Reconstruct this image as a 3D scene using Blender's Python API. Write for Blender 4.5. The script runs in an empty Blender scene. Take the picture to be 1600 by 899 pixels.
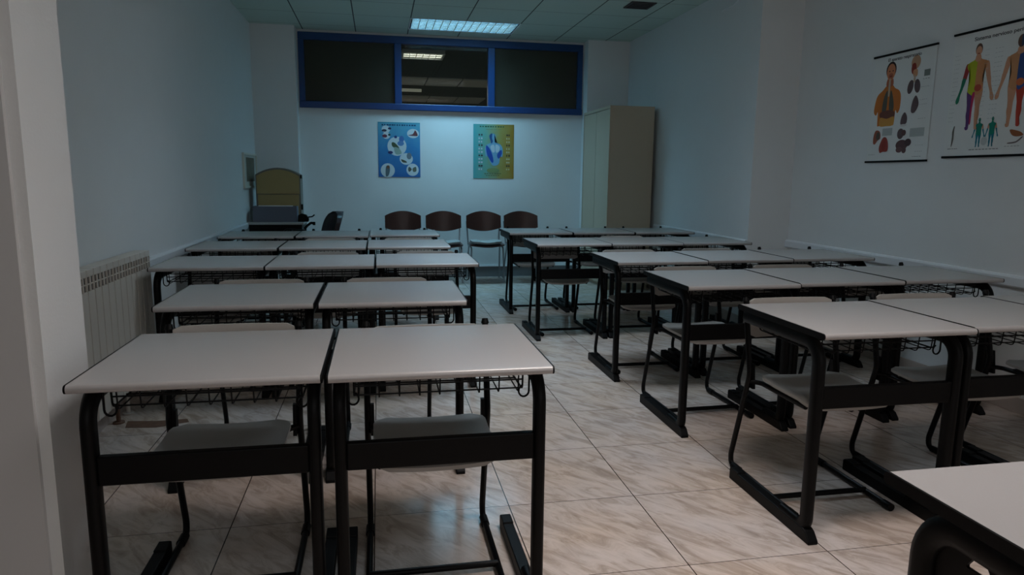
import bpy, bmesh, math, random
from mathutils import Vector, Matrix
random.seed(7)
C = bpy.context.scene
COL = C.collection

# ------------------------------------------------------------------ camera, world, light, exposure
cam_d = bpy.data.cameras.new('camera')
cam = bpy.data.objects.new('camera', cam_d); COL.objects.link(cam)
cam_d.sensor_width = 36.0; cam_d.sensor_fit = 'HORIZONTAL'
cam_d.lens = 36.0 * 1081.6 / 1600.0
cam_d.clip_start = 0.02; cam_d.clip_end = 60
PITCH, YAW, ROLL, CAMH = 0.158544, 0.190561, 0.011345, 1.2659
_f = Vector((math.sin(YAW) * math.cos(PITCH), math.cos(YAW) * math.cos(PITCH), -math.sin(PITCH)))
_r = Vector((math.cos(YAW), -math.sin(YAW), 0)); _u = _r.cross(_f)
rt = _r * math.cos(ROLL) + _u * math.sin(ROLL); up = -_r * math.sin(ROLL) + _u * math.cos(ROLL)
M = Matrix((rt, up, -_f)).transposed().to_4x4(); M.translation = (0, 0, CAMH)
cam.matrix_world = M
C.camera = cam

world = bpy.data.worlds.new('world'); C.world = world; world.use_nodes = True
world.node_tree.nodes['Background'].inputs[0].default_value = (0.75, 0.85, 1.0, 1)
world.node_tree.nodes['Background'].inputs[1].default_value = 0.12

def area(name, loc, rot, sx, sy, power, color, spread=180):
    l = bpy.data.lights.new(name, 'AREA'); l.shape = 'RECTANGLE'; l.size = sx; l.size_y = sy
    l.energy = power; l.color = color; l.spread = math.radians(spread)
    o = bpy.data.objects.new(name, l); COL.objects.link(o); o.location = loc; o.rotation_euler = rot
    return o
# added warm fill light outside a made-up opening in the wall behind the camera
area('front_fill', (0.9, -2.35, 1.75), (math.radians(90), 0, 0), 3.6, 1.9, 16.0, (1.0, 0.93, 0.92))
LAMPS = [(7.81, 42.0, (0.34, 0.74, 1.0)), (4.21, 38.0, (0.70, 0.86, 1.0)), (1.21, 43.0, (1.0, 0.90, 0.87))]   # ceiling lights: near edge, power, colour

C.view_settings.view_transform = 'Standard'; C.view_settings.look = 'None'
C.view_settings.gamma = 1.0; C.view_settings.use_curve_mapping = False
C.view_settings.exposure = 0.0

# ------------------------------------------------------------------ materials
def s2l(c):
    return tuple(((v / 255) / 12.92 if v / 255 <= 0.04045 else ((v / 255 + 0.055) / 1.055) ** 2.4) for v in c) + (1,)
def mat(name, rgb, rough=0.6, metal=0.0, spec=0.5, noise=0.0, scale=20, bump=0.0, bscale=200):
    m = bpy.data.materials.new(name); m.use_nodes = True; nt = m.node_tree; b = nt.nodes['Principled BSDF']
    col = s2l(rgb)
    b.inputs['Base Color'].default_value = col; b.inputs['Roughness'].default_value = rough
    b.inputs['Metallic'].default_value = metal; b.inputs['Specular IOR Level'].default_value = spec
    tc = nt.nodes.new('ShaderNodeTexCoord')
    if noise:
        n = nt.nodes.new('ShaderNodeTexNoise'); n.inputs['Scale'].default_value = scale; n.inputs['Detail'].default_value = 4
        nt.links.new(tc.outputs['Object'], n.inputs['Vector'])
        mx = nt.nodes.new('ShaderNodeMix'); mx.data_type = 'RGBA'
        mx.inputs[6].default_value = tuple(v * (1 - noise) for v in col[:3]) + (1,)
        mx.inputs[7].default_value = tuple(min(1, v * (1 + noise)) for v in col[:3]) + (1,)
        nt.links.new(n.outputs['Fac'], mx.inputs[0]); nt.links.new(mx.outputs[2], b.inputs['Base Color'])
    if bump:
        n2 = nt.nodes.new('ShaderNodeTexNoise'); n2.inputs['Scale'].default_value = bscale
        nt.links.new(tc.outputs['Object'], n2.inputs['Vector'])
        bp = nt.nodes.new('ShaderNodeBump'); bp.inputs['Strength'].default_value = bump; bp.inputs['Distance'].default_value = 0.002
        nt.links.new(n2.outputs['Fac'], bp.inputs['Height']); nt.links.new(bp.outputs[0], b.inputs['Normal'])
    return m

M_wall = mat('painted_plaster', (224, 226, 226), 0.65, noise=0.02, scale=6, bump=0.25, bscale=90)
M_trim = mat('white_trim_paint', (232, 234, 236), 0.35)
M_rail = mat('rail_paint', (226, 230, 234), 0.3)
M_top = mat('grey_laminate', (172, 169, 168), 0.27, spec=0.8, noise=0.03, scale=300)
M_blk = mat('black_steel', (6, 6, 7), 0.42, spec=0.16, noise=0.1, scale=60)
M_blkp = mat('black_plastic', (6, 6, 7), 0.5, spec=0.16)
M_seat = mat('grey_seat_laminate', (160, 156, 150), 0.42, noise=0.03, scale=200)
M_rad = mat('cream_enamel', (205, 198, 188), 0.4)
M_radd = mat('radiator_grille_dark', (58, 55, 50), 0.6)
M_cab = mat('beige_grey_metal', (184, 168, 146), 0.5, noise=0.02, scale=10)
M_cabd = mat('cabinet_gap', (40, 38, 34), 0.7)
M_blue = mat('blue_window_paint', (0, 58, 112), 0.35)
M_wood = mat('dark_brown_veneer', (58, 28, 22), 0.3, noise=0.2, scale=12)
M_steel = mat('grey_steel_tube', (150, 155, 160), 0.3, metal=0.8)
M_padg = mat('grey_pad', (150, 150, 148), 0.7)
M_tan = mat('tan_board', (170, 150, 100), 0.6, noise=0.05, scale=12)
M_tand = mat('tan_edge', (120, 118, 110), 0.6)
M_gbox = mat('slate_box', (100, 106, 120), 0.6)
M_paper = mat('paper', (225, 226, 224), 0.7)
M_leather = mat('dark_upholstery', (40, 28, 34), 0.35)
M_lam_w = mat('luminaire_enamel', (225, 230, 230), 0.35)
M_louv = mat('aluminium_louvre', (200, 208, 212), 0.16, metal=1.0)
M_vent = mat('vent_dark', (60, 55, 58), 0.6)
M_rust = mat('rust_stain', (110, 82, 66), 0.8, noise=0.4, scale=30)
M_dark = mat('unlit_room_tone', (60, 62, 58), 0.8)  # gloom of the room beyond put into the wall colour
M_casing = mat('grey_casing', (196, 196, 196), 0.5)

def math_node(nt, op, a, b=None):
    n = nt.nodes.new('ShaderNodeMath'); n.operation = op
    for i, v in enumerate((a, b)):
        if v is None: continue
        if isinstance(v, (int, float)): n.inputs[i].default_value = v
        else: nt.links.new(v, n.inputs[i])
    return n.outputs[0]
def grid_fac(nt, coord, period, off, half):
    """1 on a line of half-width `half` every `period`, starting at `off`"""
    a = math_node(nt, 'SUBTRACT', coord, off - period * 40)
    m = math_node(nt, 'MODULO', a, period)
    d = math_node(nt, 'SUBTRACT', m, period / 2)
    d = math_node(nt, 'ABSOLUTE', d)
    return math_node(nt, 'GREATER_THAN', d, period / 2 - half)

def floor_material():
    m = bpy.data.materials.new('marble_floor_tiles'); m.use_nodes = True; nt = m.node_tree; b = nt.nodes['Principled BSDF']
    tc = nt.nodes.new('ShaderNodeTexCoord'); sp = nt.nodes.new('ShaderNodeSeparateXYZ')
    nt.links.new(tc.outputs['Object'], sp.inputs[0])
    T, ox, oy = 0.5123, 0.9888, 1.9718
    gx = grid_fac(nt, sp.outputs[0], T, ox, 0.0020); gy = grid_fac(nt, sp.outputs[1], T, oy, 0.0013)
    g = math_node(nt, 'MAXIMUM', gx, gy)
    ix = math_node(nt, 'FLOOR', math_node(nt, 'DIVIDE', math_node(nt, 'SUBTRACT', sp.outputs[0], ox), T))
    iy = math_node(nt, 'FLOOR', math_node(nt, 'DIVIDE', math_node(nt, 'SUBTRACT', sp.outputs[1], oy), T))
    cmb = nt.nodes.new('ShaderNodeCombineXYZ'); nt.links.new(ix, cmb.inputs[0]); nt.links.new(iy, cmb.inputs[1])
    wn = nt.nodes.new('ShaderNodeTexWhiteNoise'); nt.links.new(cmb.outputs[0], wn.inputs['Vector'])
    # veins: stretched noise running diagonally, shifted per tile
    mp = nt.nodes.new('ShaderNodeMapping'); mp.inputs['Rotation'].default_value = (0, 0, math.radians(52)); mp.inputs['Scale'].default_value = (1, 1, 1)
    nt.links.new(tc.outputs['Object'], mp.inputs['Vector'])
    sc = nt.nodes.new('ShaderNodeVectorMath'); sc.operation = 'MULTIPLY'; sc.inputs[1].default_value = (4.2, 13.0, 1)
    nt.links.new(mp.outputs[0], sc.inputs[0])
    ad = nt.nodes.new('ShaderNodeVectorMath'); ad.operation = 'ADD'
    sw = nt.nodes.new('ShaderNodeVectorMath'); sw.operation = 'SCALE'; sw.inputs[3].default_value = 40
    nt.links.new(wn.outputs['Color'], sw.inputs[0]); nt.links.new(sc.outputs[0], ad.inputs[0]); nt.links.new(sw.outputs[0], ad.inputs[1])
    n = nt.nodes.new('ShaderNodeTexNoise'); n.inputs['Scale'].default_value = 1.35; n.inputs['Detail'].default_value = 7
    n.inputs['Roughness'].default_value = 0.66; n.inputs['Distortion'].default_value = 0.9
    nt.links.new(ad.outputs[0], n.inputs['Vector'])
    r = nt.nodes.new('ShaderNodeValToRGB'); cr = r.color_ramp
    cr.elements[0].position = 0.30; cr.elements[0].color = s2l((168, 154, 142))
    cr.elements[1].position = 0.62; cr.elements[1].color = s2l((218, 206, 198))
    e = cr.elements.new(0.44); e.color = s2l((192, 178, 167)); e = cr.elements.new(0.52); e.color = s2l((208, 196, 187))
    nt.links.new(n.outputs['Fac'], r.inputs[0])
    n2 = nt.nodes.new('ShaderNodeTexNoise'); n2.inputs['Scale'].default_value = 2.2; n2.inputs['Detail'].default_value = 3
    nt.links.new(tc.outputs['Object'], n2.inputs['Vector'])
    mx = nt.nodes.new('ShaderNodeMix'); mx.data_type = 'RGBA'; mx.blend_type = 'MULTIPLY'
    r2 = nt.nodes.new('ShaderNodeValToRGB'); r2.color_ramp.elements[0].position = .35; r2.color_ramp.elements[0].color = (1, .93, .86, 1)
    r2.color_ramp.elements[1].position = .65; r2.color_ramp.elements[1].color = (.96, .97, 1, 1)
    nt.links.new(n2.outputs['Fac'], r2.inputs[0]); mx.inputs[0].default_value = 1
    nt.links.new(r.outputs[0], mx.inputs[6]); nt.links.new(r2.outputs[0], mx.inputs[7])
    mg = nt.nodes.new('ShaderNodeMix'); mg.data_type = 'RGBA'; mg.inputs[7].default_value = s2l((62, 48, 40))
    nt.links.new(g, mg.inputs[0]); nt.links.new(mx.outputs[2], mg.inputs[6]); nt.links.new(mg.outputs[2], b.inputs['Base Color'])
    b.inputs['Roughness'].default_value = 0.17; b.inputs['Specular IOR Level'].default_value = 0.5
    return m
def ceiling_material(name, tile, line, ox, oy, half=0.006):
    m = bpy.data.materials.new(name); m.use_nodes = True; nt = m.node_tree; b = nt.nodes['Principled BSDF']
    tc = nt.nodes.new('ShaderNodeTexCoord'); sp = nt.nodes.new('ShaderNodeSeparateXYZ'); nt.links.new(tc.outputs['Object'], sp.inputs[0])
    g = math_node(nt, 'MAXIMUM', grid_fac(nt, sp.outputs[0], 0.6, ox, half), math_node(nt, 'MULTIPLY', grid_fac(nt, sp.outputs[1], 0.6, oy, half), 0.55))
    mg = nt.nodes.new('ShaderNodeMix'); mg.data_type = 'RGBA'; mg.inputs[6].default_value = s2l(tile); mg.inputs[7].default_value = s2l(line)
    nt.links.new(g, mg.inputs[0]); nt.links.new(mg.outputs[2], b.inputs['Base Color']); b.inputs['Roughness'].default_value = 0.9
    return m
M_floor = floor_material()
M_ceil = ceiling_material('ceiling_tiles', (194, 208, 198), (70, 74, 72), 0.374, 7.808)
M_ceil2 = ceiling_material('shaded_ceiling_tiles', (62, 64, 58), (30, 30, 30), 0.31, 9.08)  # shade on the ceiling beyond put into a dark tile colour

def glass_material(name, tint, opacity, rough=0.02):
    m = bpy.data.materials.new(name); m.use_nodes = True; nt = m.node_tree; nt.nodes.clear()
    out = nt.nodes.new('ShaderNodeOutputMaterial'); t = nt.nodes.new('ShaderNodeBsdfTransparent'); t.inputs[0].default_value = (*tint, 1)
    d = nt.nodes.new('ShaderNodeBsdfDiffuse'); d.inputs[0].default_value = s2l((78, 76, 66))
    g = nt.nodes.new('ShaderNodeBsdfGlossy'); g.inputs['Roughness'].default_value = rough
    m1 = nt.nodes.new('ShaderNodeMixShader'); m1.inputs[0].default_value = opacity
    fr = nt.nodes.new('ShaderNodeFresnel'); fr.inputs[0].default_value = 1.45; m2 = nt.nodes.new('ShaderNodeMixShader')
    nt.links.new(t.outputs[0], m1.inputs[1]); nt.links.new(d.outputs[0], m1.inputs[2])
    nt.links.new(fr.outputs[0], m2.inputs[0]); nt.links.new(m1.outputs[0], m2.inputs[1]); nt.links.new(g.outputs[0], m2.inputs[2])
    nt.links.new(m2.outputs[0], out.inputs[0]); return m
M_glass = glass_material('clear_glass', (0.8, 0.83, 0.8), 0.04)
M_glassd = glass_material('tinted_glass', (0.08, 0.07, 0.06), 0.6, 0.12)
def emit(name, rgb, strength):
    m = bpy.data.materials.new(name); m.use_nodes = True; b = m.node_tree.nodes['Principled BSDF']
    b.inputs['Base Color'].default_value = s2l((230, 230, 230)); b.inputs['Emission Color'].default_value = s2l(rgb); b.inputs['Emission Strength'].default_value = strength
    return m
M_tube = emit('lamp_tube', (150, 215, 235), 0.45)
M_tube2 = emit('far_lamp', (250, 248, 225), 0.16)

# ------------------------------------------------------------------ mesh helpers
def obj(name, bm, m, parent=None, smooth=False, loc=None, bevel=0.0):
    bmesh.ops.recalc_face_normals(bm, faces=bm.faces[:])
    me = bpy.data.meshes.new(name); bm.to_mesh(me); bm.free()
    for x in (m if isinstance(m, (list, tuple)) else [m]): me.materials.append(x)
    if smooth:
        for p in me.polygons: p.use_smooth = True
    o = bpy.data.objects.new(name, me); COL.objects.link(o)
    if parent: o.parent = parent
    if loc: o.location = loc
    if smooth and smooth != 'all':
        e = o.modifiers.new('edges', 'EDGE_SPLIT'); e.split_angle = math.radians(40)
    if bevel:
        b = o.modifiers.new('bevel', 'BEVEL'); b.width = bevel; b.segments = 2; b.limit_method = 'ANGLE'
    return o
def box(bm, x0, x1, y0, y1, z0, z1, mi=0):
    v = [bm.verts.new(p) for p in ((x0,y0,z0),(x1,y0,z0),(x1,y1,z0),(x0,y1,z0),(x0,y0,z1),(x1,y0,z1),(x1,y1,z1),(x0,y1,z1))]
    for f in ((0,3,2,1),(4,5,6,7),(0,1,5,4),(1,2,6,5),(2,3,7,6),(3,0,4,7)):
        bm.faces.new([v[i] for i in f]).material_index = mi
def boxes(*bs):
    bm = bmesh.new()
    for b in bs: box(bm, *b)
    return bm
def fillet(pts, rads, seg=6):
    pts = [Vector(p) for p in pts]; out = [pts[0]]
    for i in range(1, len(pts) - 1):
        r = rads[i - 1] if isinstance(rads, (list, tuple)) else rads
        a, b, c = pts[i-1], pts[i], pts[i+1]; u = (a - b).normalized(); w = (c - b).normalized()
        ang = u.angle(w); 
        if r <= 0 or ang > 3.1: out.append(b); continue
        d = min(r / math.tan(ang / 2), (a - b).length * .48, (c - b).length * .48); rr = d * math.tan(ang / 2)
        cen = b + (u + w).normalized() * (rr / math.sin(ang / 2)); s = b + u * d - cen; e = b + w * d - cen
        tot = s.angle(e); ax = s.cross(e).normalized()
        for k in range(seg + 1): out.append(cen + Matrix.Rotation(tot * k / seg, 3, ax) @ s)
    out.append(pts[-1]); return out
def sweep(bm, pts, rx, ry, side=None, n=8, closed=False, mi=0, sq=1.0):
    """elliptic section: rx along `side`, ry in the plane of the path"""
    pts = [Vector(p) for p in pts]; rings = []
    prev = None
    for i, p in enumerate(pts):
        if closed: t = pts[(i+1) % len(pts)] - pts[i-1]
        elif i == 0: t = pts[1] - p
        elif i == len(pts) - 1: t = p - pts[-2]
        else: t = (pts[i+1] - p).normalized() + (p - pts[i-1]).normalized()
        t.normalize()
        if side: a = Vector(side)
        elif prev is not None: a = prev
        else: a = Vector((0, 0, 1)) if abs(t.z) < .9 else Vector((1, 0, 0))
        a = (a - t * a.dot(t)).normalized(); b = t.cross(a); prev = a
        rg = []
        for k in range(n):
            th = 2 * math.pi * (k + .5) / n; cx, sy = math.cos(th), math.sin(th)
            cx = math.copysign(abs(cx) ** sq, cx); sy = math.copysign(abs(sy) ** sq, sy)
            rg.append(bm.verts.new(p + a * cx * rx + b * sy * ry))
        rings.append(rg)
    m = len(rings)
    for i in range(m if closed else m - 1):
        A, B = rings[i], rings[(i+1) % m]
        for k in range(n): bm.faces.new((A[k], A[(k+1) % n], B[(k+1) % n], B[k])).material_index = mi
    if not closed:
        bm.faces.new(rings[0][::-1]).material_index = mi; bm.faces.new(rings[-1]).material_index = mi
def prism(bm, prof, axis, a, b, mi=0):
    """profile points (p,q) extruded along axis from a to b; axis 'x': (y,z), 'y': (x,z), 'z': (x,y)"""
    def P(p, q, t): return {'x': (t, p, q), 'y': (p, t, q), 'z': (p, q, t)}[axis]
    A = [bm.verts.new(P(p, q, a)) for p, q in prof]; B = [bm.verts.new(P(p, q, b)) for p, q in prof]
    n = len(prof)
    for k in range(n): bm.faces.new((A[k], A[(k+1) % n], B[(k+1) % n], B[k])).material_index = mi
    bm.faces.new(A[::-1]).material_index = mi; bm.faces.new(B).material_index = mi
def plate(bm, nu, nv, fn, off, mi=0):
    """closed thin shell; fn(u,v)->point with u,v in -1..1; off = thickness vector or function"""
    g = [[[None] * (nv + 1) for _ in range(nu + 1)] for _ in range(2)]
    for i in range(nu + 1):
        for j in range(nv + 1):
            u, v = -1 + 2 * i / nu, -1 + 2 * j / nv; p = Vector(fn(u, v))
            g[0][i][j] = bm.verts.new(p); g[1][i][j] = bm.verts.new(p + Vector(off))
    for s in range(2):
        for i in range(nu):
            for j in range(nv): bm.faces.new((g[s][i][j], g[s][i+1][j], g[s][i+1][j+1], g[s][i][j+1])).material_index = mi
    rim = [(i, 0) for i in range(nu)] + [(nu, j) for j in range(nv)] + [(i, nv) for i in range(nu, 0, -1)] + [(0, j) for j in range(nv, 0, -1)]
    for k in range(len(rim)):
        a, b = rim[k], rim[(k+1) % len(rim)]
        bm.faces.new((g[0][a[0]][a[1]], g[0][b[0]][b[1]], g[1][b[0]][b[1]], g[1][a[0]][a[1]])).material_index = mi
def rsq(u, v, hw, hh, r):
    """map the square -1..1 to a rounded rectangle"""
    x, y = u * hw, v * hh
    k = min(1, max(0, (abs(y) - (hh - r)) / r)); lim = hw - r * (1 - math.sqrt(max(0, 1 - k * k)))
    return u * lim, y
def cyl(bm, p0, p1, r, n=12, mi=0, r2=None):
    p0, p1 = Vector(p0), Vector(p1); t = (p1 - p0).normalized()
    a = (Vector((1, 0, 0)) if abs(t.x) < .9 else Vector((0, 1, 0))); a = (a - t * a.dot(t)).normalized(); b = t.cross(a)
    r2 = r if r2 is None else r2
    A = [bm.verts.new(p0 + (a * math.cos(2*math.pi*k/n) + b * math.sin(2*math.pi*k/n)) * r) for k in range(n)]
    B = [bm.verts.new(p1 + (a * math.cos(2*math.pi*k/n) + b * math.sin(2*math.pi*k/n)) * r2) for k in range(n)]
    for k in range(n): bm.faces.new((A[k], A[(k+1) % n], B[(k+1) % n], B[k])).material_index = mi
    bm.faces.new(A[::-1]).material_index = mi; bm.faces.new(B).material_index = mi
def empty(name, loc=(0, 0, 0), rz=0.0):
    o = bpy.data.objects.new(name, None); COL.objects.link(o); o.location = loc; o.rotation_euler = (0, 0, rz); o.empty_display_size = .1
    return o
def tag(o, label, cat, group=None):
    o['label'] = label; o['category'] = cat
    if group: o['group'] = group
    return o
def struct(name, bm, m, parent=None, **k):
    o = obj(name, bm, m, parent, **k)
    if not parent: o['kind'] = 'structure'
    return o
def copy_tree(o, parent=None):
    c = o.copy(); COL.objects.link(c); c.parent = parent
    for ch in list(o.children): copy_tree(ch, c)
    return c

# ------------------------------------------------------------------ room shell
LX, RX, RX2, BY, H = -1.38, 3.47, 3.09, 8.70, 2.93
FY = -2.2       # wall behind the camera
struct('floor', boxes((-2.7, 3.8, FY - .1, BY + .1, -.08, 0)), M_floor)
LX0, LX1, LD = .376, 1.572, .58     # recesses of the three ceiling lights
_b = []; _y = FY - .1
for _n in sorted(l[0] for l in LAMPS):
    _b.append((-2.7, 3.8, _y, _n, H, H + .12)); _b.append((-2.7, LX0, _n, _n + LD, H, H + .12)); _b.append((LX1, 3.8, _n, _n + LD, H, H + .12)); _y = _n + LD
_b.append((-2.7, 3.8, _y, BY, H, H + .12))
struct('ceiling', boxes(*_b), M_ceil)
struct('wall_left', boxes((LX - .12, LX, 2.07, BY, 0, H)), M_wall)
bm = boxes((-2.6, -0.81, 1.825, 2.075, 0, H))
struct('wall_left_pier', bm, M_wall)
bm = boxes((-2.6, -0.838, 1.812, 1.825, 0, 2.80)); struct('trim_1', bm, M_casing)
struct('wall_left_entry', boxes((-2.7, -2.6, FY, 2.075, 0, H)), M_wall)
struct('wall_right', boxes((RX, RX + .12, FY, 5.42, 0, H)), M_wall)
struct('wall_right_rear', boxes((RX2, RX + .12, 5.42, BY, 0, H)), M_wall)
# back wall below the window, with the piers at both ends
WX0, WX1, WZ0, WZ1 = -0.885, 2.545, 2.045, 2.90
struct('wall_back', boxes((LX - .12, RX2 + .1, BY, BY + .12, 0, WZ0), (LX - .12, WX0, BY, BY + .12, WZ0, H), (WX1, RX2 + .1, BY, BY + .12, WZ0, H), (WX0, WX1, BY, BY + .12, WZ1, H)), M_wall)
struct('wall_back_pier_left', boxes((LX, -0.90, 8.50, BY, 0, H)), M_wall)
struct('wall_back_pier_right', boxes((2.56, RX2, 8.50, BY, 0, H)), M_wall)
# unseen wall behind the camera; wide opening added to let the fill in
struct('wall_front', boxes((-2.7, 3.6, FY - .1, FY, 0, .75), (-2.7, 3.6, FY - .1, FY, 2.75, H), (-2.7, -1.0, FY - .1, FY, .75, 2.75), (2.8, 3.6, FY - .1, FY, .75, 2.75)), M_wall)
# skirting
def skirt(name, *bs):
    return struct(name, boxes(*bs), M_skirt, bevel=.003)
M_skirt = mat('marble_skirting', (186, 174, 166), 0.3, noise=0.15, scale=9)
skirt('baseboard_left', (LX, LX + .012, 2.075, 8.5, 0, .08))
skirt('baseboard_right', (RX - .012, RX, FY, 5.42, 0, .09), (RX2, RX - .012, 5.408, 5.42, 0, .09))
skirt('baseboard_right_rear', (RX2 - .012, RX2, 5.42, 8.5, 0, .09))
M_dado = mat('grey_wall_base', (120, 124, 128), 0.5)
struct('baseboard_back', boxes((-.9, 2.56, BY - .012, BY, 0, .13)), M_dado)
struct('trim_2', boxes((-.9, 2.56, BY - .02, BY, .13, .145)), M_trim)
# protective rail along both side walls
def rail_prof(s, x): return [(x, .69), (x + s * .018, .69), (x + s * .028, .70), (x + s * .028, .745), (x + s * .018, .757), (x, .757)]
def rail(name, x, s, y0, y1):
    bm = bmesh.new(); prism(bm, rail_prof(s, x), 'y', y0, y1); return struct(name, bm, M_rail)
rail('trim_3', LX, 1, 4.27, 8.5); rail('trim_4', RX, -1, FY, 5.42); rail('trim_5', RX2, -1, 5.42, 7.44)

# window band high on the back wall, frame painted blue
win = struct('window_1', boxes((WX0, WX1, BY - .03, BY + .06, WZ1 - .085, WZ1), (WX0, WX1, BY - .045, BY + .06, WZ0, WZ0 + .075),
    (WX0, WX0 + .065, BY - .03, BY + .06, WZ0 + .075, WZ1 - .085), (WX1 - .065, WX1, BY - .03, BY + .06, WZ0 + .075, WZ1 - .085),
    (.257 - .042, .257 + .042, BY - .035, BY + .06, WZ0 + .075, WZ1 - .085), (1.387 - .042, 1.387 + .042, BY - .035, BY + .06, WZ0 + .075, WZ1 - .085)), M_blue, bevel=.006)
for x0, x1, m in ((WX0 + .065, .215, M_glassd), (.299, 1.345, M_glass), (1.429, WX1 - .065, M_glassd)):
    struct('window_pane', boxes((x0, x1, BY + .012, BY + .018, WZ0 + .075, WZ1 - .085)), m, win)

# dim room beyond the middle pane; gloom and lit tiles put into the colours
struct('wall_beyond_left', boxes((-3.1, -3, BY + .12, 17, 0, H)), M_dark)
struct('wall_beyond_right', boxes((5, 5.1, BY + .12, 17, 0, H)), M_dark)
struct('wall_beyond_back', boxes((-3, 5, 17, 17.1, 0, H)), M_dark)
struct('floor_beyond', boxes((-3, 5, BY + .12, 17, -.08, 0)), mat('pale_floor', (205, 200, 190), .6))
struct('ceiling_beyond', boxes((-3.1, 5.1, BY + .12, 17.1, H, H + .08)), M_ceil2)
M_tile_lit = mat('lit_tile_tone', (232, 232, 226), 0.9)  # light on the far tile rows put into a pale colour
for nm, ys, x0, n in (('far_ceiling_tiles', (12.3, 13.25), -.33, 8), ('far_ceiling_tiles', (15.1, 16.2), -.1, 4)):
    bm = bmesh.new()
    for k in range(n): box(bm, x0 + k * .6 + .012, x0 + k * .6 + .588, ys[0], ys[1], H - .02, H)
    o = obj(nm, bm, M_tile_lit)
    tag(o, 'nearer row of ceiling tiles coloured as lit seen through the middle window pane' if ys[0] < 14 else 'farther row of ceiling tiles coloured as lit seen low in the middle window pane', 'ceiling tiles')

def luminaire(name, x0, x1, y0, y1, label, tube_m, nx, ny, power=0, color=(1, 1, 1), zt=H):
    cx, cy = (x0 + x1) / 2, (y0 + y1) / 2
    t = tag(empty(name, (cx, cy, zt + (.083 if power > 10 else 0))), label, 'ceiling light')
    a, b = (x1 - x0) / 2, (y1 - y0) / 2; d = .085 if power > 10 else .05
    bm = boxes((-a, a, -b, -b + .02, -d, 0), (-a, a, b - .02, b, -d, 0), (-a, -a + .02, -b + .02, b - .02, -d, 0), (a - .02, a, -b + .02, b - .02, -d, 0), (-a + .02, a - .02, -b + .02, b - .02, -.008, 0))
    obj('housing', bm, M_louv if power > 10 else M_lam_w, t)
    obj('rim', boxes((-a - .004, a + .004, -b - .004, -b + .006, -d - .003, -d), (-a - .004, a + .004, b - .006, b + .004, -d - .003, -d), (-a - .004, -a + .006, -b + .006, b - .006, -d - .003, -d), (a - .006, a + .004, -b + .006, b - .006, -d - .003, -d)), M_lam_w, t)
    bm = bmesh.new()
    for k in range(1, nx):
        x = -a + .02 + (2 * a - .04) * k / nx; box(bm, x - .002, x + .002, -b + .02, b - .02, -d + .002, -d + .042)
    for k in range(1, ny):
        y = -b + .02 + (2 * b - .04) * k / ny; box(bm, -a + .02, a - .02, y - .004, y + .004, -d + .001, -d + .044)
    for k in range(1, nx): box(bm, -a + .02 + (2 * a - .04) * k / nx - .004, -a + .02 + (2 * a - .04) * k / nx + .004, -b + .02, b - .02, -d, -d + .0015, 1)
    for k in range(1, ny): box(bm, -a + .02, a - .02, -b + .02 + (2 * b - .04) * k / ny - .006, -b + .02 + (2 * b - .04) * k / ny + .006, -d - .0012, -d + .0003, 1)
    obj('louvre', bm, [M_louv if power > 10 else M_lam_w, M_cab], t)
    for k in range(2):
        y = (-.5 + k) * b
        bm = bmesh.new(); cyl(bm, (-a + .05, y, -.024), (a - .05, y, -.024), .012, 10); obj('tube', bm, tube_m, t, smooth=True)
    if power:
        area('lamp_light', (cx, cy, t.location.z - .040), (0, 0, 0), 2 * a - .06, 2 * b - .06, power, color, 140)
    return t
for (ly, lp, lc), ll in zip(LAMPS, ('recessed louvred ceiling light above the blue framed window', 'recessed louvred ceiling light over the middle rows', 'recessed louvred ceiling light over the nearest rows')):
    luminaire('ceiling_light', LX0, LX1, ly, ly + LD, ll, M_tube, 14, 7, lp, lc)
luminaire('ceiling_light', .345, .915, 9.66, 10.15, 'small louvred ceiling light glowing behind the middle window pane', M_tube2, 6, 3, 7.0, (1, .97, .88))
o = obj('strip_light', boxes((.2, .86, 13.95, 14.03, H - .05, H)), M_tube2); tag(o, 'thin strip light between the two lit-coloured tile rows beyond the window', 'ceiling light')
area('strip_light_glow', (.53, 13.99, H - .055), (0, 0, 0), .64, .07, 14.0, (1, .97, .88))

v = tag(empty('ceiling_vent', (2.53, 6.72, H)), 'small dark square vent in the ceiling near the right wall', 'vent')
obj('frame', boxes((-.125, .125, -.125, -.105, -.01, 0), (-.125, .125, .105, .125, -.01, 0), (-.125, -.105, -.105, .105, -.01, 0), (.105, .125, -.105, .105, -.01, 0)), M_vent, v)
bm = bmesh.new()
for k in range(7): box(bm, -.105, .105, -.1 + k * .03, -.088 + k * .03, -.008, -.002)
obj('grille', bm, M_vent, v)
obj('backing', boxes((-.105, .105, -.105, .105, -.002, 0)), M_blkp, v)
bm = bmesh.new(); sweep(bm, fillet([(0, 0, .14), (0, 0, .01), (0, .1, -.02), (0, .3, -.02)], .03), .006, .006, n=6)
o = obj('wall_cable', bm, M_trim, loc=(RX2 - .006, 5.80, 2.79)); tag(o, 'thin white cable bend high on the right wall by the ceiling', 'cable')

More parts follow.
